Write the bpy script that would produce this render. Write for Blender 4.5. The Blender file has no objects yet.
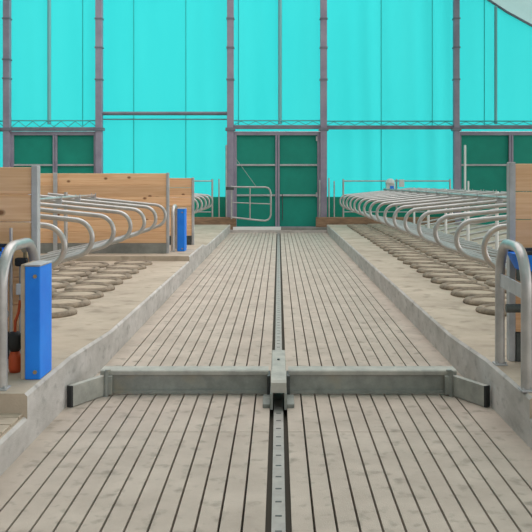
import bpy, bmesh, math, random
from mathutils import Vector, Matrix
random.seed(7)
S = bpy.context.scene
COL = S.collection
F, CX, CY, CH = 840.0, 278.5, 181.5, 1.6


def at(px, py, y):
    """pixel of the photograph -> point at depth y"""
    return Vector(((px - CX) * y / F, y, CH - (py - CY) * y / F))


# ------------------------------------------------------------------ materials
def new_mat(name):
    m = bpy.data.materials.new(name)
    m.use_nodes = True
    nt = m.node_tree
    b = nt.nodes['Principled BSDF']
    return m, nt, b


def lin(r, g, b):
    def f(c):
        c /= 255.0
        return c / 12.92 if c <= .04045 else ((c + .055) / 1.055) ** 2.4
    return (f(r), f(g), f(b), 1)


def mottled(name, c1, c2, scale=3.0, detail=6, rough=.8, metal=0.0, bump=0.0, bscale=60, stretch=(1, 1, 1), c3=None, s3=40):
    m, nt, b = new_mat(name)
    N, L = nt.nodes, nt.links
    tc = N.new('ShaderNodeTexCoord')
    geo = N.new('ShaderNodeNewGeometry')
    mp = N.new('ShaderNodeMapping')
    mp.inputs['Scale'].default_value = stretch
    L.new(geo.outputs['Position'], mp.inputs['Vector'])
    n = N.new('ShaderNodeTexNoise')
    n.inputs['Scale'].default_value = scale
    n.inputs['Detail'].default_value = detail
    n.inputs['Roughness'].default_value = .65
    L.new(mp.outputs[0], n.inputs['Vector'])
    r = N.new('ShaderNodeValToRGB')
    r.color_ramp.elements[0].position = .32
    r.color_ramp.elements[1].position = .68
    r.color_ramp.elements[0].color = c1
    r.color_ramp.elements[1].color = c2
    L.new(n.outputs['Fac'], r.inputs['Fac'])
    out = r.outputs['Color']
    if c3:
        n3 = N.new('ShaderNodeTexNoise')
        n3.inputs['Scale'].default_value = s3
        n3.inputs['Detail'].default_value = 4
        L.new(mp.outputs[0], n3.inputs['Vector'])
        r3 = N.new('ShaderNodeValToRGB')
        r3.color_ramp.elements[0].position = .56
        r3.color_ramp.elements[1].position = .74
        r3.color_ramp.elements[0].color = (0, 0, 0, 1)
        r3.color_ramp.elements[1].color = (1, 1, 1, 1)
        L.new(n3.outputs['Fac'], r3.inputs['Fac'])
        mx = N.new('ShaderNodeMixRGB')
        mx.inputs['Color2'].default_value = c3
        L.new(r3.outputs['Color'], mx.inputs['Fac'])
        L.new(out, mx.inputs['Color1'])
        out = mx.outputs['Color']
    L.new(out, b.inputs['Base Color'])
    b.inputs['Roughness'].default_value = rough
    b.inputs['Metallic'].default_value = metal
    if bump:
        nb = N.new('ShaderNodeTexNoise')
        nb.inputs['Scale'].default_value = bscale
        nb.inputs['Detail'].default_value = 3
        L.new(mp.outputs[0], nb.inputs['Vector'])
        bp = N.new('ShaderNodeBump')
        bp.inputs['Strength'].default_value = bump
        bp.inputs['Distance'].default_value = .01
        L.new(nb.outputs['Fac'], bp.inputs['Height'])
        L.new(bp.outputs['Normal'], b.inputs['Normal'])
    return m


def plain(name, c, rough=.6, metal=0.0):
    m, nt, b = new_mat(name)
    b.inputs['Base Color'].default_value = c
    b.inputs['Roughness'].default_value = rough
    b.inputs['Metallic'].default_value = metal
    return m


def wood_mat(name, ca, cb, board=.204):
    m, nt, b = new_mat(name)
    N, L = nt.nodes, nt.links
    geo = N.new('ShaderNodeNewGeometry')
    sep = N.new('ShaderNodeSeparateXYZ')
    L.new(geo.outputs['Position'], sep.inputs[0])
    # board index from the height
    ad = N.new('ShaderNodeMath'); ad.operation = 'SUBTRACT'; ad.inputs[1].default_value = .512
    L.new(sep.outputs['Z'], ad.inputs[0])
    dv = N.new('ShaderNodeMath'); dv.operation = 'DIVIDE'; dv.inputs[1].default_value = board
    L.new(ad.outputs[0], dv.inputs[0])
    fl = N.new('ShaderNodeMath'); fl.operation = 'FLOOR'
    L.new(dv.outputs[0], fl.inputs[0])
    y3 = N.new('ShaderNodeMath'); y3.operation = 'ADD'
    L.new(fl.outputs[0], y3.inputs[0])
    sn = N.new('ShaderNodeMath'); sn.operation = 'FLOOR'
    L.new(sep.outputs['Y'], sn.inputs[0])
    L.new(sn.outputs[0], y3.inputs[1])
    wn = N.new('ShaderNodeTexWhiteNoise'); wn.noise_dimensions = '1D'
    L.new(y3.outputs[0], wn.inputs['W'])
    # grain
    mp = N.new('ShaderNodeMapping'); mp.inputs['Scale'].default_value = (1.2, 1.2, 26)
    cmb = N.new('ShaderNodeCombineXYZ')
    off = N.new('ShaderNodeMath'); off.operation = 'MULTIPLY_ADD'
    off.inputs[1].default_value = 17.0
    L.new(wn.outputs['Value'], off.inputs[0]); L.new(sep.outputs['X'], off.inputs[2])
    L.new(off.outputs[0], cmb.inputs['X']); L.new(sep.outputs['Y'], cmb.inputs['Y']); L.new(sep.outputs['Z'], cmb.inputs['Z'])
    L.new(cmb.outputs[0], mp.inputs['Vector'])
    n = N.new('ShaderNodeTexNoise'); n.inputs['Scale'].default_value = 1.6; n.inputs['Detail'].default_value = 5
    n.inputs['Distortion'].default_value = .6
    L.new(mp.outputs[0], n.inputs['Vector'])
    r = N.new('ShaderNodeValToRGB')
    r.color_ramp.elements[0].position = .3; r.color_ramp.elements[1].position = .72
    r.color_ramp.elements[0].color = ca; r.color_ramp.elements[1].color = cb
    L.new(n.outputs['Fac'], r.inputs['Fac'])
    # knots
    vo = N.new('ShaderNodeTexVoronoi'); vo.voronoi_dimensions = '2D'; vo.inputs['Scale'].default_value = 2.4
    mp2 = N.new('ShaderNodeMapping'); mp2.inputs['Scale'].default_value = (.75, 1.1, 1)
    cm2 = N.new('ShaderNodeCombineXYZ'); L.new(off.outputs[0], cm2.inputs['X']); L.new(sep.outputs['Z'], cm2.inputs['Y']); L.new(cm2.outputs[0], mp2.inputs['Vector']); L.new(mp2.outputs[0], vo.inputs['Vector'])
    kr = N.new('ShaderNodeValToRGB')
    kr.color_ramp.elements[0].position = .03; kr.color_ramp.elements[1].position = .075
    kr.color_ramp.elements[0].color = (1, 1, 1, 1); kr.color_ramp.elements[1].color = (0, 0, 0, 1)
    L.new(vo.outputs['Distance'], kr.inputs['Fac'])
    mk = N.new('ShaderNodeMixRGB'); mk.inputs['Color2'].default_value = lin(136, 92, 62)
    L.new(kr.outputs['Color'], mk.inputs['Fac']); L.new(r.outputs['Color'], mk.inputs['Color1'])
    # board to board tone
    hs = N.new('ShaderNodeHueSaturation')
    mr = N.new('ShaderNodeMapRange'); mr.inputs['To Min'].default_value = .86; mr.inputs['To Max'].default_value = 1.1
    L.new(wn.outputs['Value'], mr.inputs['Value']); L.new(mr.outputs[0], hs.inputs['Value'])
    L.new(mk.outputs['Color'], hs.inputs['Color'])
    L.new(hs.outputs['Color'], b.inputs['Base Color'])
    b.inputs['Roughness'].default_value = .75
    return m


def membrane(name, c1, c2, transl=.55, scale=.6, streak=(1, 1, 1)):
    m = bpy.data.materials.new(name)
    m.use_nodes = True
    nt = m.node_tree
    N, L = nt.nodes, nt.links
    N.remove(N['Principled BSDF'])
    geo = N.new('ShaderNodeNewGeometry')
    mp = N.new('ShaderNodeMapping'); mp.inputs['Scale'].default_value = streak
    L.new(geo.outputs['Position'], mp.inputs['Vector'])
    n = N.new('ShaderNodeTexNoise'); n.inputs['Scale'].default_value = scale; n.inputs['Detail'].default_value = 5
    L.new(mp.outputs[0], n.inputs['Vector'])
    r = N.new('ShaderNodeValToRGB')
    r.color_ramp.elements[0].position = .3; r.color_ramp.elements[1].position = .7
    r.color_ramp.elements[0].color = c1; r.color_ramp.elements[1].color = c2
    L.new(n.outputs['Fac'], r.inputs['Fac'])
    d = N.new('ShaderNodeBsdfDiffuse'); t = N.new('ShaderNodeBsdfTranslucent')
    L.new(r.outputs['Color'], d.inputs['Color']); L.new(r.outputs['Color'], t.inputs['Color'])
    mx = N.new('ShaderNodeMixShader'); mx.inputs['Fac'].default_value = transl
    L.new(d.outputs[0], mx.inputs[1]); L.new(t.outputs[0], mx.inputs[2])
    L.new(mx.outputs[0], N['Material Output'].inputs['Surface'])
    return m


M = {}
M['slab'] = mottled('slatted concrete', lin(170, 156, 143), lin(194, 180, 166), 2.2, 8, .85, 0, .25, 120, c3=lin(146, 136, 123), s3=9)
M['pit'] = plain('dark pit', lin(78, 72, 62), .9)
M['bed'] = mottled('bed concrete', lin(164, 149, 132), lin(194, 179, 160), 1.4, 7, .9, 0, .2, 90, c3=lin(148, 134, 117), s3=5)
M['kerb'] = mottled('kerb concrete', lin(168, 162, 156), lin(204, 198, 193), 2.2, 8, .85, 0, .2, 70, (1, 1, 2.0), c3=lin(150, 145, 139), s3=6)
M['plinth'] = mottled('plinth concrete', lin(118, 119, 114), lin(150, 150, 144), 3, 6, .9)
M['sand'] = mottled('sand fill', lin(166, 150, 131), lin(192, 176, 155), 5, 5, .95)
M['tyre'] = mottled('dusty rubber', lin(104, 93, 80), lin(164, 148, 128), 7, 5, .9)
M['rubber'] = plain('black rubber', lin(40, 42, 42), .7)
M['galv'] = mottled('galvanised tube', lin(166, 164, 162), lin(192, 190, 187), 6, 5, .36, .5)
M['railsteel'] = mottled('worn rail steel', lin(146, 141, 135), lin(172, 166, 158), 7, 6, .6, .1)
M['galvplate'] = mottled('galvanised plate', lin(160, 161, 163), lin(190, 191, 192), 5, 6, .55, .15)
M['scraper'] = mottled('worn scraper steel', lin(124, 128, 122), lin(160, 164, 157), 6, 6, .6, .25, c3=lin(150, 140, 118), s3=3)
M['wing'] = mottled('scraped plate', lin(150, 150, 143), lin(186, 184, 174), 6, 6, .7, .15)
M['darksteel'] = mottled('dark steel', lin(62, 66, 64), lin(92, 96, 94), 8, 4, .6, .3)
M['column'] = mottled('grey column steel', lin(140, 133, 150), lin(160, 153, 168), 2, 4, .6, .1)
M['girder'] = mottled('girder steel', lin(108, 110, 122), lin(130, 132, 142), 2, 4, .6, .1)
M['lattice'] = plain('lattice wire', lin(86, 168, 170), .6)
M['curtain'] = membrane('turquoise mesh', lin(58, 217, 220), lin(66, 222, 224), .62, .5, (1.6, 1, .25))
M['seam'] = plain('seam', lin(36, 178, 178), .8)
M['stripe'] = plain('grey tube behind mesh', lin(120, 184, 188), .7)
M['door'] = mottled('green mesh', lin(0, 132, 114), lin(6, 146, 126), 1.2, 5, .7)
M['lowgreen'] = mottled('green low wall', lin(0, 132, 106), lin(10, 150, 124), 1, 5, .7)
M['roof'] = membrane('roof membrane', lin(132, 162, 160), lin(142, 170, 168), .62, .4)
M['wood'] = wood_mat('pine boards', lin(222, 172, 128), lin(240, 198, 156))
M['sleeper'] = mottled('brown timber', lin(124, 98, 78), lin(164, 132, 104), 3, 6, .9, 0, .2, 30, (1, 1, 5))
M['blue'] = mottled('blue plastic', lin(8, 122, 236), lin(22, 136, 246), 4, 4, .6)
M['white'] = plain('white and sunlit steel', lin(232, 232, 230), .5)
M['whitebox'] = plain('off white plastic', lin(215, 218, 215), .5)
M['orange'] = plain('orange plastic', lin(196, 84, 44), .6)
M['brass'] = plain('brass', lin(176, 156, 120), .4, .6)
M['ground'] = mottled('outside ground', lin(150, 148, 140), lin(172, 170, 160), .5, 5, .95)


# ------------------------------------------------------------------ mesh builder
class MB:
    def __init__(self):
        self.v, self.f, self.mi, self.sm = [], [], [], []

    def add(self, verts, faces, mi=0, smooth=False):
        o = len(self.v)
        self.v += [Vector(p) for p in verts]
        for f in faces:
            self.f.append([i + o for i in f]); self.mi.append(mi); self.sm.append(smooth)
        return self

    def box(self, x0, x1, y0, y1, z0, z1, bev=0, mi=0, mat=None):
        bm = bmesh.new()
        bmesh.ops.create_cube(bm, size=1)
        for v in bm.verts:
            v.co = Vector(((x0 + x1) / 2 + v.co.x * (x1 - x0), (y0 + y1) / 2 + v.co.y * (y1 - y0), (z0 + z1) / 2 + v.co.z * (z1 - z0)))
        if bev:
            bmesh.ops.bevel(bm, geom=bm.edges[:], offset=bev, segments=2, affect='EDGES', profile=.5)
        bm.verts.index_update()
        vs = [v.co.copy() for v in bm.verts]
        if mat:
            vs = [mat @ p for p in vs]
        fs = [[v.index for v in f.verts] for f in bm.faces]
        bm.free()
        return self.add(vs, fs, mi)

    def tube(self, pts, r, n=12, cap=True, mi=0):
        pts = [Vector(p) for p in pts]
        rings = []
        t0 = (pts[1] - pts[0]).normalized()
        up = Vector((0, 0, 1)) if abs(t0.z) < .9 else Vector((1, 0, 0))
        nrm = t0.cross(up).normalized()
        for i, p in enumerate(pts):
            if i == 0: t = t0
            elif i == len(pts) - 1: t = (pts[i] - pts[i - 1]).normalized()
            else: t = ((pts[i + 1] - p).normalized() + (p - pts[i - 1]).normalized()).normalized()
            nrm = (nrm - t * nrm.dot(t)).normalized()
            bn = t.cross(nrm)
            rings.append([p + (nrm * math.cos(2 * math.pi * k / n) + bn * math.sin(2 * math.pi * k / n)) * r for k in range(n)])
        vs = [q for g in rings for q in g]
        fs = []
        for i in range(len(rings) - 1):
            for k in range(n):
                a, b = i * n + k, i * n + (k + 1) % n
                fs.append([a, b, b + n, a + n])
        self.add(vs, fs, mi, True)
        if cap:
            self.add(rings[0], [list(range(n))[::-1]], mi)
            self.add(rings[-1], [list(range(n))], mi)
        return self

    def cyl(self, c, r, z0, z1, n=14, mi=0):
        return self.tube([(c[0], c[1], z0), (c[0], c[1], z1)], r, n, True, mi)

    def lathe(self, prof, n=28, c=(0, 0, 0), mi=0, closed=False):
        vs, fs = [], []
        m = len(prof)
        for k in range(n):
            a = 2 * math.pi * k / n
            for (r, z) in prof:
                vs.append((c[0] + r * math.cos(a), c[1] + r * math.sin(a), c[2] + z))
        for k in range(n):
            k2 = (k + 1) % n
            for i in range(m if closed else m - 1):
                j = (i + 1) % m
                fs.append([k * m + i, k2 * m + i, k2 * m + j, k * m + j])
        return self.add(vs, fs, mi, True)

    def prism(self, poly, axis, a0, a1, mi=0):
        """poly: 2-D outline; axis 'y' takes (x,z), axis 'x' takes (y,z), axis 'z' takes (x,y)"""
        def P(p, a):
            return {'y': (p[0], a, p[1]), 'x': (a, p[0], p[1]), 'z': (p[0], p[1], a)}[axis]
        n = len(poly)
        vs = [P(p, a0) for p in poly] + [P(p, a1) for p in poly]
        fs = [[i, (i + 1) % n, n + (i + 1) % n, n + i] for i in range(n)]
        fs += [list(range(n))[::-1], [n + i for i in range(n)]]
        return self.add(vs, fs, mi)

    def build(self, name, mats, parent=None, shift=None):
        if shift is None:
            if parent is not None:
                shift = root_loc(parent)
            else:
                xs = [p.x for p in self.v]; ys = [p.y for p in self.v]; zs = [p.z for p in self.v]
                shift = Vector(((min(xs) + max(xs)) / 2, (min(ys) + max(ys)) / 2, min(zs)))
        me = bpy.data.meshes.new(name)
        me.from_pydata([p - shift for p in self.v], [], self.f)
        me.update()
        bm = bmesh.new(); bm.from_mesh(me)
        bmesh.ops.recalc_face_normals(bm, faces=bm.faces[:])
        bm.to_mesh(me); bm.free()
        for i, p in enumerate(me.polygons):
            p.material_index = self.mi[i]; p.use_smooth = self.sm[i]
        for m in (mats if isinstance(mats, (list, tuple)) else [mats]):
            me.materials.append(m)
        o = bpy.data.objects.new(name, me)
        COL.objects.link(o)
        if parent is not None: o.parent = parent
        else: o.location = shift
        return o


def root_loc(o):
    v = Vector((0, 0, 0))
    while o is not None:
        v += Vector(o.location); o = o.parent
    return v


def tag(o, label, cat, group=None):
    o['label'] = label; o['category'] = cat
    if group: o['group'] = group
    return o


def thing(name, label, cat, loc=(0, 0, 0), group=None):
    o = bpy.data.objects.new(name, None)
    o.empty_display_size = .1
    COL.objects.link(o)
    o.location = loc
    return tag(o, label, cat, group)


def struct(o):
    o['kind'] = 'structure'
    return o


def dup(root, loc, label, group=None, flip=False, name=None):
    r = root.copy(); COL.objects.link(r); r.location = loc
    if flip: r.rotation_euler = (0, 0, math.pi)
    r['label'] = label
    if group: r['group'] = group
    for ch in list(root.children):
        c = ch.copy(); COL.objects.link(c); c.parent = r
        for g in list(ch.children):
            d = g.copy(); COL.objects.link(d); d.parent = c
    return r


ORD = ['nearest', 'second', 'third', 'fourth', 'fifth', 'sixth', 'seventh', 'eighth', 'ninth', 'tenth', 'eleventh', 'twelfth', 'thirteenth',
       'fourteenth', 'fifteenth', 'sixteenth', 'seventeenth', 'eighteenth', 'nineteenth', 'twentieth', 'twenty-first', 'twenty-second',
       'twenty-third', 'twenty-fourth', 'twenty-fifth', 'twenty-sixth', 'twenty-seventh', 'twenty-eighth', 'twenty-ninth', 'thirtieth']

# ------------------------------------------------------------------ floor of the passage
W = 1.51            # half width
BED = .25           # bed top
PLAT = .325          # crossing platforms
P2 = .335
PR = .305
LOW = .186          # low crossing
Y0, YE = -1.0, 26.3
b = MB()
edgesL = [-.062 - .1075 * k for k in range(13)] + [-W]
edgesR = [.062 + .1045 * k for k in range(13)] + [W]
joints = [Y0, 2.37, 5.37, 8.37, 11.37, 14.37, 17.37, 20.37, 23.37, YE]
for j in range(len(joints) - 1):
    y0, y1 = joints[j], joints[j + 1] - .006
    for E, s in ((edgesL, -1), (edgesR, 1)):
        for k in range(len(E) - 1):
            a, c = sorted((E[k], E[k + 1]))
            g = .006
            ga = 0 if (s < 0 and k == len(E) - 2) or (s > 0 and k == 0) else g
            gc = 0 if (s > 0 and k == len(E) - 2) or (s < 0 and k == 0) else g
            b.box(a + ga, c - gc, y0, y1, -.05, 0)
b.box(-W, W, Y0, YE, -.4, -.051, mi=1)
floor = struct(b.build('floor', [M['slab'], M['pit']]))

# bed slabs and platforms: one structure each side
def stalls_base(name, s, segs):
    bm_ = MB()
    for (y0, y1, h, x1) in segs:
        xa, xb = sorted((s * W, s * x1))
        # chamfered kerb edge
        c = .018
        h0, h1 = h if isinstance(h, tuple) else (h, h)
        def prof(q): return [(s * W, -.4), (s * W, q - c), (s * (W + c), q), (s * x1, q), (s * x1, -.4)]
        vs = [(a, y0, z) for a, z in prof(h0)] + [(a, y1, z) for a, z in prof(h1)]
        bm_.add(vs, [[i, (i + 1) % 5, 5 + (i + 1) % 5, 5 + i] for i in range(5)] + [[4, 3, 2, 1, 0], [5, 6, 7, 8, 9]])
    o = bm_.build(name, [M['bed'], M['kerb']])
    for p in o.data.polygons:               # the kerb face is paler cast concrete
        cx = p.center.x + o.location.x
        if abs(cx) < W + .04: p.material_index = 1
    return struct(o)

stalls_base('cubicle_bed_left', -1, [(2.9, 5.05, LOW, 6.0), (5.05, 6.14, PLAT, 6.0), (6.14, 7.6, (PLAT, BED), 6.0), (7.6, 14.25, BED, 6.0), (14.25, 16.9, P2, 6.0), (16.9, 17.7, (P2, BED), 6.0), (17.7, YE, BED, 6.0)])
stalls_base('cubicle_bed_right', 1, [(2.9, 5.05, LOW, 8.0), (5.05, 6.14, PR, 8.0), (6.14, 7.4, (PR, BED), 8.0), (7.4, YE, BED, 8.0)])
# cross grooves of the low crossing at the left: narrow raised ribs of concrete
for s, nm in ((-1, 'trim_1'), (1, 'trim_2')):
    b = MB()
    y = 3.0
    while y < 4.99:
        b.box(*sorted((s * (W + .03), s * 3.6)), y, y + .135, LOW, LOW + .018, bev=.004)
        y += .153
    struct(b.build(nm, M['bed']))

# end plinth under the gable
b = MB()
b.box(-16, 12.2, YE, 27.6, -.4, .08)
struct(b.build('plinth', M['kerb']))
b = MB()
b.box(at(233, 0, 26.32).x, at(281, 0, 26.32).x, 26.3, 26.42, .08, .175, bev=.004)
struct(b.build('trim_3', M['white']))
b = MB()
b.box(at(281, 0, 26.32).x, at(328, 0, 26.32).x, 26.3, 26.42, .08, .165, bev=.004)
struct(b.build('trim_4', M['plinth']))

# ground outside
b = MB()
b.box(-60, 60, -30, 80, -.6, -.41)
struct(b.build('ground', M['ground']))

# ------------------------------------------------------------------ roof
RP = [(-1.6, 13.6), (.3, 12.0), (2.3, 10.55), (4.4, 8.98), (5.6, 8.3), (6.7, 7.58), (7.4, 7.12), (8.15, 6.71), (9.4, 6.05), (10.6, 5.55), (12, 5.15)]
RP = [(-3.2 - x, z) for x, z in RP[:0:-1]] + RP


def roof_z(x):
    for (xa, za), (xb, zb) in zip(RP, RP[1:]):
        if xa <= x <= xb: return za + (zb - za) * (x - xa) / (xb - xa)
    return 5.1

b = MB()
vs, fs = [], []
RY = [-6, 0, 6, 12, 18, 24, 27.3]
for y in RY:
    vs += [(x, y, z) for x, z in RP]
n = len(RP)
for i in range(len(RY) - 1):
    for k in range(n - 1):
        if RY[i] >= 6 and -7.7 < (RP[k][0] + RP[k + 1][0]) / 2 < 4.4: continue      # unseen ridge opening, added so overhead daylight reaches the floor
        fs.append([i * n + k, i * n + k + 1, (i + 1) * n + k + 1, (i + 1) * n + k])
b.add(vs, fs, 0, True)
vs2 = [(x, y, z + .03) for x, y, z in vs]
struct(b.build('ceiling', M['roof']))
b = MB()
b.tube([(x, 27.2, z - .03) for x, z in RP], .045, 8)
struct(b.build('trim_5', M['girder']))

# ------------------------------------------------------------------ gable wall of turquoise mesh
YW = 27.2
colx = [-16.0] + [at(p, 0, 27).x for p in (-113, 7.5, 99.5, 230.5, 323.5, 456, 549, 640)]
door_top = at(0, 131, 27).z
low_top = at(0, 197, 27).z
b = MB()
def curtain(x0, x1, z0, fold, ph):
    nx = max(8, int((x1 - x0) / .08))
    zs = [0, .25, .5, .8, 1]
    vs, fs = [], []
    for i in range(nx + 1):
        x = x0 + (x1 - x0) * i / nx
        zt = roof_z(x) - .02
        for k, t in enumerate(zs):
            z = z0 + (zt - z0) * t
            dy = fold * math.sin(x * 9 + ph + z * .25) * (.6 + .4 * math.sin(x * 3.1 + ph)) + .02 * math.sin(z * .9 + x)
            vs.append((x, YW + dy, z))
    m = len(zs)
    for i in range(nx):
        for k in range(m - 1):
            fs.append([i * m + k, (i + 1) * m + k, (i + 1) * m + k + 1, i * m + k + 1])
    b.add(vs, fs, 0, True)
spans = list(zip(colx, colx[1:]))
door_bays = {2: 1, 4: 2, 6: 3}
for i, (x0, x1) in enumerate(spans):
    if i in door_bays:
        curtain(x0, x1, door_top, .008, i)
    else:
        curtain(x0, x1, low_top, 0.03 if i == 5 else .008, i)
struct(b.build('wall_back', M['curtain']))
# green lower wall
b = MB()
for i, (x0, x1) in enumerate(spans):
    if i not in door_bays:
        b.box(x0 + .1, x1 - .1, YW - .02, YW + .03, .08, low_top)
struct(b.build('wall_back_base', M['lowgreen']))
# seams and tubes on the mesh
n = 6
for p, w, mt, zb in ((50, .12, 'stripe', 3.45), (83, .025, 'seam', 3.4), (134, .025, 'seam', 1.1), (186, .025, 'seam', 1.1), (238.5, .025, 'seam', 3.4),
                     (280, .13, 'stripe', 3.45), (381, .025, 'seam', 1.1), (432, .022, 'seam', 3.3), (484, .025, 'seam', 3.4), (495, .1, 'stripe', 3.45)):
    x = at(p, 0, YW).x
    b = MB()
    if mt == 'stripe':
        b.tube([(x, YW - .09, zb), (x, YW - .09, roof_z(x) - .12)], w / 2, 10)
    else:
        b.box(x - w / 2, x + w / 2, YW - .05, YW - .035, zb, roof_z(x) - .12)
    struct(b.build('trim_%d' % n, M[mt])); n += 1

# columns
for i, p in enumerate((7.5, 99.5, 230.5, 323.5, 456)):
    x = at(p, 0, 27).x
    b = MB()
    w = .105 if i < 4 else .09
    b.box(x - w, x + w, 26.85, 27.08, .08, roof_z(x) - .15, bev=.012)
    o = struct(b.build('steel_column', M['column']))
    c = MB()
    for q in ((19, 48, 80) if i else (19, 60, 79)):
        z = at(0, q, 26.85).z
        c.box(x - w - .02, x + w + .02, 26.83, 27.09, z, z + .05, bev=.005)
    z = at(0, 131, 27).z
    c.box(x - w - .05, x + w + .05, 26.82, 27.09, z, z + .1, bev=.005)
    c.build('clamp_band', M['girder'], o)

# girders and rails between columns
def girder(xa, xb, ytop, ybot, zig):
    global n
    za, zb = at(0, ytop, 27).z, at(0, ybot, 27).z
    o = MB()
    o.box(xa, xb, 26.9, 27.04, zb - .05, zb + .07, bev=.008)
    g = struct(o.build('girder', M['girder']))
    t = MB()
    t.tube([(xa, 27.06, za), (xb, 27.06, za)], .018, 8)
    k = int((xb - xa) / .22)
    pts = []
    for i in range(k + 1):
        pts.append((xa + (xb - xa) * i / k, 27.06, za - .02 if i % 2 else zb + .09))
    for p, q in zip(pts, pts[1:]):
        t.tube([p, q], .012, 6)
    if zig: t.build('lattice', M['lattice'], g)
X = lambda p: at(p, 0, 27).x
girder(X(7.5) + .11, X(99.5) - .11, 120.5, 129.5, True)
girder(X(230.5) + .11, X(323.5) - .11, 120.5, 127.5, True)
girder(X(323.5) + .11, X(456) - .1, 121, 127.8, True)
girder(X(456) + .1, X(549) - .1, 121, 127.5, True)
girder(X(-113) + .11, X(7.5) - .11, 121, 130, True)
b = MB()
za = at(0, 113.5, 27).z
b.tube([(X(99.5) + .1, 26.98, za), (X(230.5) - .1, 26.98, za)], .06, 12)
g = struct(b.build('girder', M['girder']))
t = MB(); t.tube([(X(99.5) + .1, 27.08, za - .18), (X(230.5) - .1, 27.08, za - .18)], .018, 8); t.build('wire', M['girder'], g)

# doors of green mesh in steel frames
def door(i, p0, p1, pm, p_mid=None):
    x0, x1 = X(p0), X(p1)
    zt, zb = at(0, 131.5, 27).z, .1
    m = MB()
    m.box(x0, x1, 27.06, 27.09, zb, zt)
    d = struct(m.build('door_%d' % i, M['door']))
    f = MB()
    f.box(x0 - .06, x1 + .06, 26.98, 27.055, zt - .12, zt, bev=.006)
    f.box(x0 - .06, x0 + .055, 26.98, 27.055, zb, zt - .12, bev=.006); f.box(x1 - .055, x1 + .06, 26.98, 27.055, zb, zt - .12, bev=.006)
    f.box(x0 + .055, x1 - .055, 26.98, 27.055, zb, zb + .05, bev=.006)
    f.build('door_frame', M['column'], d)
    xm = X(pm)
    f = MB(); f.box(xm - .07, xm - .008, 26.97, 27.055, zb + .05, zt - .12, bev=.006); f.box(xm + .008, xm + .07, 26.97, 27.055, zb + .05, zt - .12, bev=.006)
    f.build('door_stile', M['column'], d)
    for q in (165, 195.3):
        z = at(0, q, 27).z
        for xa, xb in ((x0 + .055, xm - .07), (xm + .07, x1 - .055)):
            f = MB(); f.box(xa, xb, 27.0, 27.055, z - .03, z + .03, bev=.006); f.build('crossbar', M['galvplate'], d)
    if i == 2:
        f = MB()
        f.box(x1 - .1, x1 - .05, 26.93, 26.975, 2.9, 3.05); f.box(x1 - .1, x1 - .05, 26.93, 26.975, 1.1, 1.25)
        f.build('hinge', M['galvplate'], d)
        f = MB(); f.tube([(xm + .16, 27.0, .35), (xm + .16, 27.0, 1.2)], .012, 8); f.build('door_bolt', M['darksteel'], d)
door(1, 12, 95.5, 55)
door(2, 235, 319, 277.5)
door(3, 459.5, 545, 511)

# downpipes beside the door columns
for p, y0 in ((226.3, 145), (319.6, 180)):
    a = at(p, y0, 26.8)
    b = MB(); b.cyl((a.x, 26.8), 0.028, .08, a.z, 10)
    side = 'left' if p < 278 else 'right'
    tag(b.build('thin_pipe', M['galv']), 'thin pale pipe standing against the grey column %s of the central green door' % side, 'pipe')

# ------------------------------------------------------------------ things at the far end
# swing gate
gl = Vector((at(231, 0, 26.45).x, 26.45, .2))
g = thing('metal_gate', 'small galvanised tube gate standing in front of the big central green door', 'gate', gl)
yy = 26.45
A = lambda px, py: at(px, py, yy)
frame = MB()
pts = [A(231.5, 187), A(265.5, 187.2), A(268, 187.9), A(269.8, 189.8), A(270.8, 193), A(270.8, 214.8), A(270, 217.6), A(268, 219.8), A(265, 220.7), A(259, 220.3), A(231.5, 217.3)]
frame.tube(pts, .03, 10); frame.build('gate_frame', M['galv'], g)
h = MB(); h.tube([A(231.5, 185.5), A(231.5, 219)], .026, 10); h.build('hinge_stile', M['galv'], g)
h = MB(); h.tube([A(232.5, 202.5), A(270.5, 204)], .017, 10); h.build('middle_bar', M['galv'], g)
h = MB(); h.tube([A(250, 187.8), A(250, 219.4)], .022, 10); h.build('upright_bar', M['galv'], g)
h = MB(); h.box(A(226, 0).x, A(234, 0).x, yy - .04, yy + .04, A(0, 190).z, A(0, 187).z, bev=.006); h.build('hinge_block', M['darksteel'], g)
h = MB(); h.tube([A(235.5, 158), A(256, 186.3)], .007, 6); h.build('stay_wire', M['galvplate'], g)

# brown timber sleepers
for (p0, p1, lab) in ((182, 236, 'brown timber sleeper across the back left of the central green door'), (316, 455, 'brown timber sleeper across the back right of the central green door')):
    b = MB(); b.box(at(p0, 0, 26.6).x, at(p1, 0, 26.6).x, 26.55, 26.75, .08, at(0, 217.3, 26.55).z, bev=.012)
    tag(b.build('timber_sleeper', M['sleeper']), lab, 'timber')
SLZ = at(0, 217.3, 26.55).z

# slender posts
for (p, yt, lab, m_) in ((329, 178, 'slender bare post nearest the right column of the green door', 'galv'), (334.2, 181, 'slender bare post second from the right door column', 'galv'),
                     (219, 179, 'slender bare post between far left railing and the door column', 'galv')):
    a = at(p, yt, 26.65)
    b = MB(); b.cyl((a.x, 26.65), .022, SLZ, a.z, 10)
    tag(b.build('slender_post', M[m_]), lab, 'post')
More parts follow.
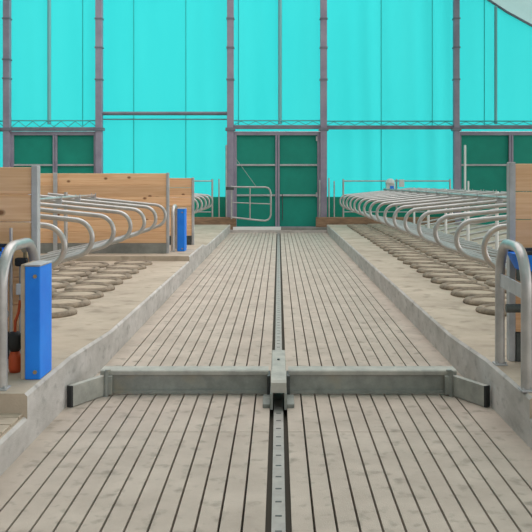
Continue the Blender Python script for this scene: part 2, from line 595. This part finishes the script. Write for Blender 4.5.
# back railings
def railing(p0, p1, posts, lab):
    t = thing('railing', lab, 'railing', (at(p0, 0, 26.65).x, 26.65, SLZ))
    zt = at(0, 181, 26.65).z; zl = at(0, 212, 26.65).z
    r = MB(); r.tube([(at(p0, 0, 26.65).x, 26.65, zt), (at(p1, 0, 26.65).x, 26.65, zt)], .022, 10); r.build('top_rail', M['galvplate'], t)
    r = MB(); r.tube([(at(p0, 0, 26.65).x, 26.65, zl), (at(p1, 0, 26.65).x, 26.65, zl)], .018, 10); r.build('lower_rail', M['galvplate'], t)
    for q, zb in posts:
        x = at(q, 0, 26.65).x
        r = MB(); r.cyl((x, 26.65), .03, zb, zt + .06, 10); r.build('post', M['galv'], t)
    return t
railing(182, 212.3, ((212.3, SLZ),), 'far left railing with one post beyond the wooden partitions')
railing(343, 450, ((343.3, SLZ), (396.5, SLZ), (450, SLZ)), 'long far railing behind the right row of stalls')
# small white and blue unit on the far railing
a = at(390, 181, 26.5)
t = thing('float_valve_unit', 'small off-white and blue box mounted on the far right railing', 'box', (a.x, 26.57, at(0, 190, 26.5).z))
b = MB(); b.lathe([(0, .30), (.07, .29), (.13, .24), (.15, .17), (.15, .12), (0, .12)], 18, (a.x, 26.47, at(0, 188, 26.5).z)); b.build('cover', M['whitebox'], t)
b = MB(); z0 = at(0, 188.5, 26.5).z; b.box(a.x - .12, a.x + .14, 26.36, 26.628, z0 - .12, z0 + .135, bev=.01, mi=0); b.build('housing', M['whitebox'], t)
b = MB(); b.box(a.x - .02, a.x + .1, 26.35, 26.358, z0 - .04, z0 + .08); b.build('blue_panel', M['blue'], t)
b = MB(); x = at(401.5, 0, 26.5).x; b.box(x - .07, x + .09, 26.5, 26.628, at(0, 187, 26.5).z, at(0, 179.5, 26.5).z, bev=.01)
tag(b.build('junction_box', M['whitebox']), 'smaller pale box on the far railing just right of the white and blue box', 'box')
# tall white pole
a = at(465, 145, 25.6)
b = MB(); b.cyl((a.x, 25.6), .035, BED, a.z, 12)
tag(b.build('tall_pole', M['white']), 'tall white pole in front of the green door at the far right', 'pole')
a = at(468.3, 181, 24.6)
b = MB(); b.cyl((a.x, 24.6), .025, BED, a.z, 10)
tag(b.build('short_pole', M['white']), 'short white stub pole right of the tall white pole', 'pole')

# ------------------------------------------------------------------ stall dividers
TR = .0265
def divider_parts(t, L, head):
    """local: +x runs from the loop to the head; origin under the loop on the bed"""
    R = .19; zc = .757; cx = R + TR
    pts = []
    sl = .1; a0 = math.atan(sl)
    low = .30; a1 = math.atan(low)
    top = (cx - math.sin(a0) * R, zc + math.cos(a0) * R)
    # head end
    xe = L
    pts.append((xe, 0, top[1] + sl * (xe - top[0])))
    pts.append((.8, 0, top[1] + sl * (.8 - top[0])))
    N_ = 18
    sA = math.pi / 2 + a0; eA = math.pi * 1.5 - a1
    for i in range(N_ + 1):
        a = sA + (eA - sA) * i / N_
        pts.append((cx + R * math.cos(a), 0, zc + R * math.sin(a)))
    lx, lz = pts[-1][0], pts[-1][2]
    pts.append((.9, 0, lz - low * (.9 - lx)))
    xb = L
    pts.append((xb, 0, max(.1, lz - low * (xb - lx))))
    b = MB(); b.tube(pts, TR, 12)
    b.build('loop_tube', M['galv'], t, shift=Vector((0, 0, 0)))
    # clamp under the neck rail
    xn = head
    zt = top[1] + sl * (xn - top[0])
    b = MB(); b.box(xn - .045, xn + .045, -.04, .04, zt - .035, zt + .03, bev=.004)
    for dx in (-.034, .034): b.cyl((xn + dx, 0), .009, zt + .03, zt + .095, 8)
    b.build('neck_rail_clamp', M['galvplate'], t, shift=Vector((0, 0, 0)))
    ZT[round(L, 2)] = zt
ZT = {}
XL, XR = 1.93, 1.81
HEAD = 4.02
def mk_div(s, x, label, y, group, proto={}):
    key = round(s * x, 2)
    if key not in proto:
        t = thing('stall_divider', label, 'divider', (x, y, BED), group)
        L = HEAD - abs(x) - .03; nr = 3.2 - abs(x)
        divider_parts(t, L, nr)
        if s < 0: t.rotation_euler = (0, 0, math.pi)
        proto[key] = t
        return t
    t = dup(proto[key], (x, y, BED), label, group)
    return t
YR = [7.5 + 1.17 * k for k in range(16)]
for k, y in enumerate(YR):
    mk_div(1, XR, 'galvanised looped tube divider, %s from the camera in the right row' % (ORD[k] if k < 15 else 'farthest'), y, 'looped dividers of the right row')
YL = [7.68 + 1.143 * k for k in range(7)]
for k, y in enumerate(YL):
    mk_div(-1, -XL, 'galvanised looped tube divider, %s from the camera before the second wooden partition' % (ORD[k] if k < 6 else 'farthest'), y, 'looped dividers of the near left row')
YL2 = [19.2 + 1.14 * k for k in range(6)]
for k, y in enumerate(YL2):
    mk_div(-1, -XL, 'small far looped tube divider, %s behind the last wooden partition on the left' % (ORD[k] if k < 5 else 'farthest'), y, 'looped dividers of the far left row')
# opposite row of the right block, loops pointing away
HX = HEAD
pr = None
for k, y in enumerate([11.0 + 1.17 * k for k in range(13)]):
    lab = 'galvanised divider tube of the opposite row behind right-hand posts, %s from the camera' % ORD[k]
    if pr is None:
        pr = thing('stall_divider', lab, 'divider', (2 * HX - XR + .1, y, BED), 'dividers of the opposite row')
        pr.rotation_euler = (0, 0, math.pi)
        divider_parts(pr, HEAD - XR - .03, 3.2 - XR)
    else:
        dup(pr, (2 * HX - XR + .1, y, BED), lab, 'dividers of the opposite row')

# neck rails (along the row, through the clamps) and head posts with rails
def rail(x, y0, y1, z, r, lab, name='neck_rail'):
    b = MB(); b.tube([(x, y0, z), (x, y1, z)], r, 12)
    return tag(b.build(name, M['galv']), lab, 'rail')
rail(3.2, 6.0, 25.6, BED + ZT[round(HEAD - XR - .03, 2)] + .053, .022, 'galvanised neck rail running along the top of the right divider row')
rail(-3.2, 6.0, 14.6, BED + ZT[round(HEAD - XL - .03, 2)] + .053, .022, 'galvanised neck rail along the top of the near left divider row')
def head_post(x, y, lab, grp, mt='galv'):
    b = MB(); b.box(x - .055, x + .055, y - .006, y + .006, BED, BED + .012)
    b.cyl((x, y), .032, BED + .012, 1.42, 12)
    return tag(b.build('head_post', M[mt]), lab, 'post', grp)
for k, y in enumerate([13.1 + 2.36 * i for i in range(6)]):
    head_post(HX + .0, y, 'white upright head post between the back-to-back stalls on the right, %s from the camera' % ORD[k], 'white head posts', 'white')  # the white carries the sunlight on these posts in their colour
head_post(-3.58, 14.14, 'slim upright post in front of the wide pine partition behind the left dividers', None)

# ------------------------------------------------------------------ tyres in the beds
TP = [(.215, 0), (.215, .034), (.232, .046), (.258, .05), (.285, .046), (.303, .032), (.31, .014), (.306, 0)]
def mk_tyre(loc, lab, grp, proto=[]):
    if not proto:
        t = thing('tyre', lab, 'tyre', loc, grp)
        b = MB(); b.lathe(TP, 26, closed=True); b.build('tyre_ring', M['tyre'], t, shift=Vector((0, 0, 0)))
        b = MB(); b.lathe([(.214, 0), (.214, .033), (.1, .04), (.0, .042)], 20); b.build('sand_fill', M['sand'], t, shift=Vector((0, 0, 0)))
        proto.append(t); return t
    r = dup(proto[0], loc, lab, grp)
    r.rotation_euler = (0, 0, random.random() * 6)
    return r
rowname = ['first', 'second', 'third']
for s, y0, y1, side in ((1, 8.7, 25.8, 'right'), (-1, 8.55, 13.75, 'left')):
    for c in range(3):
        k = 0; y = y0 - .64 * 3 + (.32 if c % 2 else 0)
        while y < y1:
            x = s * (2.36 + .635 * c)
            if c > 0 or y >= y0 - .01 :
                px = CX + x * F / y
                if -5 < px < 540:
                    mk_tyre((x + random.uniform(-.012, .012), y + random.uniform(-.006, .006), BED),
                        'old tyre in %s bed, %s from the camera in %s line from kerb' % (side, ORD[k] if k < len(ORD) else 'farthest', rowname[c]), 'tyres in the %s bed' % side)
                    k += 1
            y += .64

# ------------------------------------------------------------------ wooden partitions
def make_partition(y, xin, xout, zt, base_z, lab, base_mat, posts):
    s = 1 if xout > xin else -1
    t = thing('wooden_partition', lab, 'partition', (xin, y, base_z))
    b = MB(); z = .512
    xa, xb = sorted((xin + s * .047, xout))
    bh = (zt - .512) / 6
    for k in range(6):
        b.box(xa, xb, y - .02, y + .02, z + .002, z + bh - .002, bev=.006)
        z += bh
    b.build('board_panel', M['wood'], t)
    b = MB(); b.box(xa, xb, y - .05, y + .05, base_z, .511, bev=.004); b.build('base_infill', M[base_mat], t)  # the dark version is a solid strip coloured as the shaded gap below the boards
    xa, xb = sorted((xin, xin + s * .045))
    b = MB(); b.box(xa, xb, y - .035, y + .045, base_z, zt + .01, bev=.005); b.build('end_post', M['galvplate'], t)
    for q in posts:
        b = MB(); b.box(q - .035, q + .035, y - .085, y - .052, base_z, zt + .01, bev=.004); b.build('post', M['galvplate'], t)
    return t
make_partition(6.08, -1.735, -4.6, 1.705, PLAT, 'nearest wooden partition at the left edge, pine boards on a steel post', 'darksteel', [])
make_partition(14.82, -1.93, -5.6, 1.745, P2, 'wide pine board partition behind the near left dividers', 'plinth', [-3.92])
make_partition(16.82, -1.69, -5.6, 1.67, P2, 'farthest narrow-looking pine partition right of the farther blue box', 'darksteel', [])
make_partition(6.08, 1.662, 4.6, 1.73, PR, 'wooden partition at the right edge of pine boards on grey steel post', 'darksteel', [])

# ------------------------------------------------------------------ hoop guards
def hoop(xn, xf, y0, y1, zb, lab, plate, zt=1.21, r=.034):
    t = thing('hoop_guard', lab, 'guard rail', ((xn + xf) / 2, (y0 + y1) / 2, zb))
    zt -= r
    R = min(.26, (y1 - y0) / 2 - .02)
    def P(y, z): return (xn + (xf - xn) * (y - y0) / (y1 - y0), y, z)
    pts = [P(y0, zb + .012), P(y0, (zb + zt) / 2)]
    for i in range(9):
        a = math.pi - math.pi / 2 * i / 8
        pts.append(P(y0 + R + R * math.cos(a), zt - R + R * math.sin(a)))
    for i in range(9):
        a = math.pi / 2 - math.pi / 2 * i / 8
        pts.append(P(y1 - R + R * math.cos(a), zt - R + R * math.sin(a)))
    pts += [P(y1, (zb + zt) / 2), P(y1, zb + .012)]
    b = MB(); b.tube(pts, r, 16); b.build('hoop_tube', M['galv'], t)
    for y in (y0, y1):
        p = P(y, 0)
        b = MB(); b.box(p[0] - .042, p[0] + .042, y - .05, y + .05, zb, zb + .012, bev=.003)
        for dx in (-.032, .032):
            b.cyl((p[0] + dx, y - .038), .008, zb + .012, zb + .026, 6)
        b.build('foot_plate', M['galvplate'], t)
    if plate:
        b = MB()
        p, q = Vector(P(y0 + .02, 0)), Vector(P(y1 - .02, 0))
        b.add([(p.x - .006, p.y, .86), (p.x + .006, p.y, .86), (p.x + .006, p.y, .95), (p.x - .006, p.y, .95),
               (q.x - .006, q.y, .86), (q.x + .006, q.y, .86), (q.x + .006, q.y, .95), (q.x - .006, q.y, .95)],
              [[0, 1, 2, 3], [7, 6, 5, 4], [0, 4, 5, 1], [1, 5, 6, 2], [2, 6, 7, 3], [3, 7, 4, 0]])
        b.build('cross_plate', M['galvplate'], t)
    return t
hoop(1.535, 1.568, 5.2, 5.95, PR, 'big galvanised hoop guard on the right platform corner with cross plate', True)
hoop(-1.70, -1.722, 5.16, 5.95, PLAT, 'big galvanised hoop guard at left edge beside the near blue box', False, zt=1.22)
hoop(-1.905, -1.91, 15.15, 15.75, P2, 'far galvanised hoop guard left of the farther blue box', False, zt=1.18)

# ------------------------------------------------------------------ blue boxes
def blue_box(x0, x1, y0, y1, zb, zt, lab, back):
    t = thing('blue_box', lab, 'box', ((x0 + x1) / 2, (y0 + y1) / 2, zb))
    b = MB(); b.box(x0, x1, y0, y1, zb, zt - .012, bev=.008); b.build('box_body', M['blue'], t)
    b = MB(); b.box(x0 - .003, x1 + .003, y0 - .003, y1 + .003, zt - .012, zt, bev=.003); b.build('top_cap', M['galvplate'], t)
    b = MB(); b.box(x0 - (.028 if back else .012), x0 - .001, y0 + .01, y1, zb, zt, bev=.003); b.build('back_plate', M['sand' if back else 'galvplate'], t)
    cx = x0 + (x1 - x0) * .68
    for z in (zb + .05, zt - .075):
        b = MB(); b.tube([(cx, y0 - .012, z), (cx, y0 - .0005, z)], .013, 6); b.build('bolt', M['brass'], t)
    return t
blue_box(-1.632, -1.532, 5.40, 5.68, PLAT, 1.065, 'tall near blue box post standing on the left platform', True)
blue_box(-1.832, -1.70, 15.2, 15.55, P2, 1.115, 'farther small blue box post in front of the farthest wooden partition', False)

# ------------------------------------------------------------------ troughs behind the hoops
def trough(s, x0, x1, y0, y1, lab, PLAT):
    t = thing('water_trough', lab, 'water trough', (s * (x0 + x1) / 2, (y0 + y1) / 2, PLAT))
    xa, xb = sorted((s * x0, s * x1))
    zt, zb = (1.14, .95) if s < 0 else (1.10, .985)
    outer = [(xa, y0), (xb, y0), (xb, y1), (xa, y1)]
    b = MB()
    def ring(d, z): return [(xa + d, y0 + d, z), (xb - d, y0 + d, z), (xb - d, y1 - d, z), (xa + d, y1 - d, z)]
    vs = ring(.05, zb) + ring(0, zt) + ring(.025, zt) + ring(.06, zb + .03)
    fs = [[3, 2, 1, 0], [12, 13, 14, 15]]
    for k in range(3):
        for i in range(4):
            fs.append([k * 4 + i, k * 4 + (i + 1) % 4, (k + 1) * 4 + (i + 1) % 4, (k + 1) * 4 + i])
    b.add(vs, fs); b.build('basin', M['blue'], t)
    b = MB()
    for (ya, yb) in ((y0 - .012, y0 + .022), (y1 - .022, y1 + .012)):
        b.box(xa - .012, xb + .012, ya, yb, zt + .001, zt + .026, bev=.004)
    b.build('rim', M['rubber'], t)
    if s > 0:
        b = MB(); b.box(xa + .052, xa + .14, y0 + .055, y1 - .06, zb - .085, zb - .001, bev=.012); b.build('valve_housing', M['darksteel'], t)
    for xx in (xa + .25, xb - .2):
        b = MB(); b.box(xx - .03, xx + .03, (y0 + y1) / 2 - .03, (y0 + y1) / 2 + .03, PLAT, zb - .001, bev=.004); b.build('leg', M['galvplate'], t)
    return t
trough(-1, 1.835, 3.3, 5.52, 5.87, 'blue water trough at the left edge behind the near hoop guard', PLAT)
trough(1, 1.625, 3.2, 5.70, 6.0, 'blue water trough at the right edge behind the hoop guard', PR)
# valve fitting seen through the left hoop
vx = -1.745
def valve(s, x, y, zb, lab):
    t = thing('water_valve', lab, 'valve', (x, y, PLAT))
    b = MB(); b.cyl((x, y), .016, PLAT, zb, 10); b.build('riser_pipe', M['galvplate'], t)
    b = MB(); b.box(x - .03, x + .05, y - .04, y - .017, zb - .2, zb - .12, bev=.008); b.build('float_box', M['whitebox'], t)
    b = MB(); b.box(x - .042, x + .042, y - .03, y + .03, zb, zb + .06, bev=.012); b.build('valve_body', M['rubber'], t)
    b = MB(); b.tube([(x - s * .03, y, zb + .061), (x - s * .03, y, zb + .12)], .017, 10); b.tube([(x - s * .03, y - .03, zb + .12), (x - s * .03, y + .03, zb + .12)], .024, 10); b.build('brass_fitting', M['brass'], t)
    return t
valve(-1, -1.822, 5.955, 1.0, 'dark valve with brass fitting seen through the left hoop guard')
# slim post behind left hoop
a = at(11, 228, 5.95)
b = MB(); b.cyl((a.x, 5.95), .012, PLAT, a.z, 8)
tag(b.build('slim_pipe', M['galv']), 'slim upright pipe rising behind the near left hoop guard', 'pipe')
# orange coupling with black hose
a = at(15, 352, 5.62)
t = thing('hose_coupling', 'orange hose coupling with black hose at the foot of left hoop guard', 'hose', (a.x, 5.62, PLAT))
b = MB(); b.lathe([(0, 0), (.035, 0), (.042, .03), (.042, .10), (.03, .14), (0, .14)], 14, (a.x, 5.62, PLAT)); b.build('coupling', M['orange'], t)
b = MB(); b.lathe([(0, .141), (.03, .141), (.05, .17), (.05, .24), (.03, .27), (0, .27)], 14, (a.x, 5.62, PLAT)); b.build('hose_nozzle', M['rubber'], t)
b = MB(); b.tube([(a.x, 5.62, PLAT + .27), (a.x + .005, 5.61, PLAT + .34), (a.x + .03, 5.6, PLAT + .4), (a.x + .035, 5.62, PLAT + .48)], .01, 8); b.build('hose', M['orange'], t)
# grey crosswise pipe under right trough
b = MB(); b.tube([(1.545, 5.70, .74), (3.2, 5.70, .74)], .03, 12)
b.tube([(3.2, 5.70, .74), (3.2, 5.70, PR)], .03, 12)
tag(b.build('water_pipe', M['darksteel']), 'dark grey horizontal pipe behind the right hoop guard', 'pipe')

b = MB(); b.tube([(-1.765, 5.478, .735), (-3.2, 5.478, .735)], .024, 12); b.tube([(-3.2, 5.478, .735), (-3.2, 5.478, PLAT)], .024, 12)
tag(b.build('water_pipe', M['galvplate']), 'grey horizontal pipe behind the left hoop guard', 'pipe')

# ------------------------------------------------------------------ drive rail in the channel
b = MB()
b.box(-.033, .033, Y0, YE - .02, -.05, -.006)
y = 1.0
while y < 26:
    b.box(-.016, .016, y - .007, y + .007, -.006, -.0045, mi=1)
    y += .1785
tag(b.build('drive_rail', [M['railsteel'], M['darksteel']]), 'long slotted steel drive rail down the middle channel of the floor', 'rail')

# ------------------------------------------------------------------ scraper
t = thing('manure_scraper', 'steel manure scraper spanning the slatted passage with hinged side wings', 'scraper', (0, 6.3, 0))
YF = 6.31
for s in (-1, 1):
    xa, xb = sorted((s * .085, s * 1.30))
    b = MB(); b.box(xa, xb, YF, YF + .02, .008, .15, bev=.003)
    b.box(xa, xb, YF - .012, YF - .001, .008, .035, bev=.003)
    bl = b.build('blade', M['scraper'], t)
    b = MB(); xa, xb = sorted((s * .075, s * 1.335))
    b.prism([(YF - .018, .151), (YF - .018, .178), (YF - .006, .186), (YF + .125, .186), (YF + .125, .172), (YF + .03, .166), (YF + .02, .151)], 'x', xa, xb)
    b.build('top_flange', M['wing'], bl)  # paler than the blade: the stronger light on top is in the colour
    b = MB(); xa, xb = sorted((s * 1.24, s * 1.30)); b.box(xa, xb, YF - .06, YF - .019, .01, .15, bev=.006)
    b.cyl((s * 1.27, YF - .055), .022, .187, .2, 12)
    b.cyl((s * 1.285, YF - .05), .018, .0, .19, 10)
    b.build('hinge_bracket', M['scraper'], t)
    # wing from the blade end back to the kerb
    P0 = Vector((s * 1.31, YF - .03)); P1 = Vector((s * 1.475, 5.955))
    d = (P1 - P0).normalized(); nn = Vector((-d.y, d.x)) * .022
    b = MB()
    pl = [P0 + nn, P1 + nn, P1 - nn, P0 - nn]
    b.prism([(p.x, p.y) for p in pl], 'z', .006, .152)
    wing = b.build('wing', M['wing'], t)
    Q = P1 + d * .016
    b = MB(); pl = [P1 + nn * 1.15 + d * .001, Q + nn * .8, Q - nn * .8, P1 - nn * 1.15 + d * .001]
    b.prism([(p.x, p.y) for p in pl], 'z', .004, .154); b.build('rubber_edge', M['rubber'], wing)
# carriage
b = MB()
b.box(-.055, .055, 6.19, 7.16, .11, .165, bev=.008)
b.build('carriage_bar', M['wing'], t)
b = MB(); b.prism([(5.9, .115), (5.9, .185), (5.93, .2), (6.185, .215), (6.185, .115)], 'x', -.053, .056)
b.build('carriage_block', M['wing'], t)
for s in (-1, 1):
    b = MB(); xa, xb = sorted((s * .04, s * .058)); b.box(xa, xb, 5.88, 6.5, .0, .114, bev=.003)
    xa, xb = sorted((s * .059, s * .112)); b.box(xa, xb, 5.93, 6.2, .0, .028, bev=.004)
    b.build('guide_shoe', M['darksteel' if 0 else 'scraper'], t)
    b = MB(); xa, xb = sorted((s * .06, s * .084)); b.box(xa, xb, 6.22, 6.4, .012, .16, bev=.003); b.build('blade_clamp', M['darksteel'], t)
for y in (6.3, 6.75):
    b = MB(); b.cyl((0, y), .012, .166, .176, 6); b.build('bolt', M['darksteel'], t)

# ------------------------------------------------------------------ camera
cam = bpy.data.cameras.new('camera')
cam.sensor_width = 36; cam.lens = F / 532 * 36
cam.shift_x = (266 - CX) / 532; cam.shift_y = -(266 - CY) / 532
cam.clip_end = 300
co = bpy.data.objects.new('camera', cam)
co.location = (0, 0, CH); co.rotation_euler = (math.pi / 2, 0, 0)
COL.objects.link(co); S.camera = co

# ------------------------------------------------------------------ light: overcast sky, brighter to the right and above
w = bpy.data.worlds.new('sky'); S.world = w; w.use_nodes = True
N, L = w.node_tree.nodes, w.node_tree.links
tc = N.new('ShaderNodeTexCoord')
dp = N.new('ShaderNodeVectorMath'); dp.operation = 'DOT_PRODUCT'
dp.inputs[1].default_value = (.72, .3, .8)
L.new(tc.outputs['Generated'], dp.inputs[0])
ad = N.new('ShaderNodeMath'); ad.operation = 'ADD'; ad.inputs[1].default_value = .35
L.new(dp.outputs['Value'], ad.inputs[0])
mu = N.new('ShaderNodeMath'); mu.operation = 'MULTIPLY'; mu.inputs[1].default_value = 1.5
mxx = N.new('ShaderNodeMath'); mxx.operation = 'MAXIMUM'; mxx.inputs[1].default_value = .08
L.new(ad.outputs[0], mxx.inputs[0]); L.new(mxx.outputs[0], mu.inputs[0])
bg = N['Background']; bg.inputs['Color'].default_value = (1, .945, .935, 1)
L.new(mu.outputs[0], bg.inputs['Strength'])

S.view_settings.view_transform = 'Standard'
S.view_settings.look = 'None'
S.view_settings.gamma = 1
S.view_settings.use_curve_mapping = False
S.view_settings.exposure = 0.57
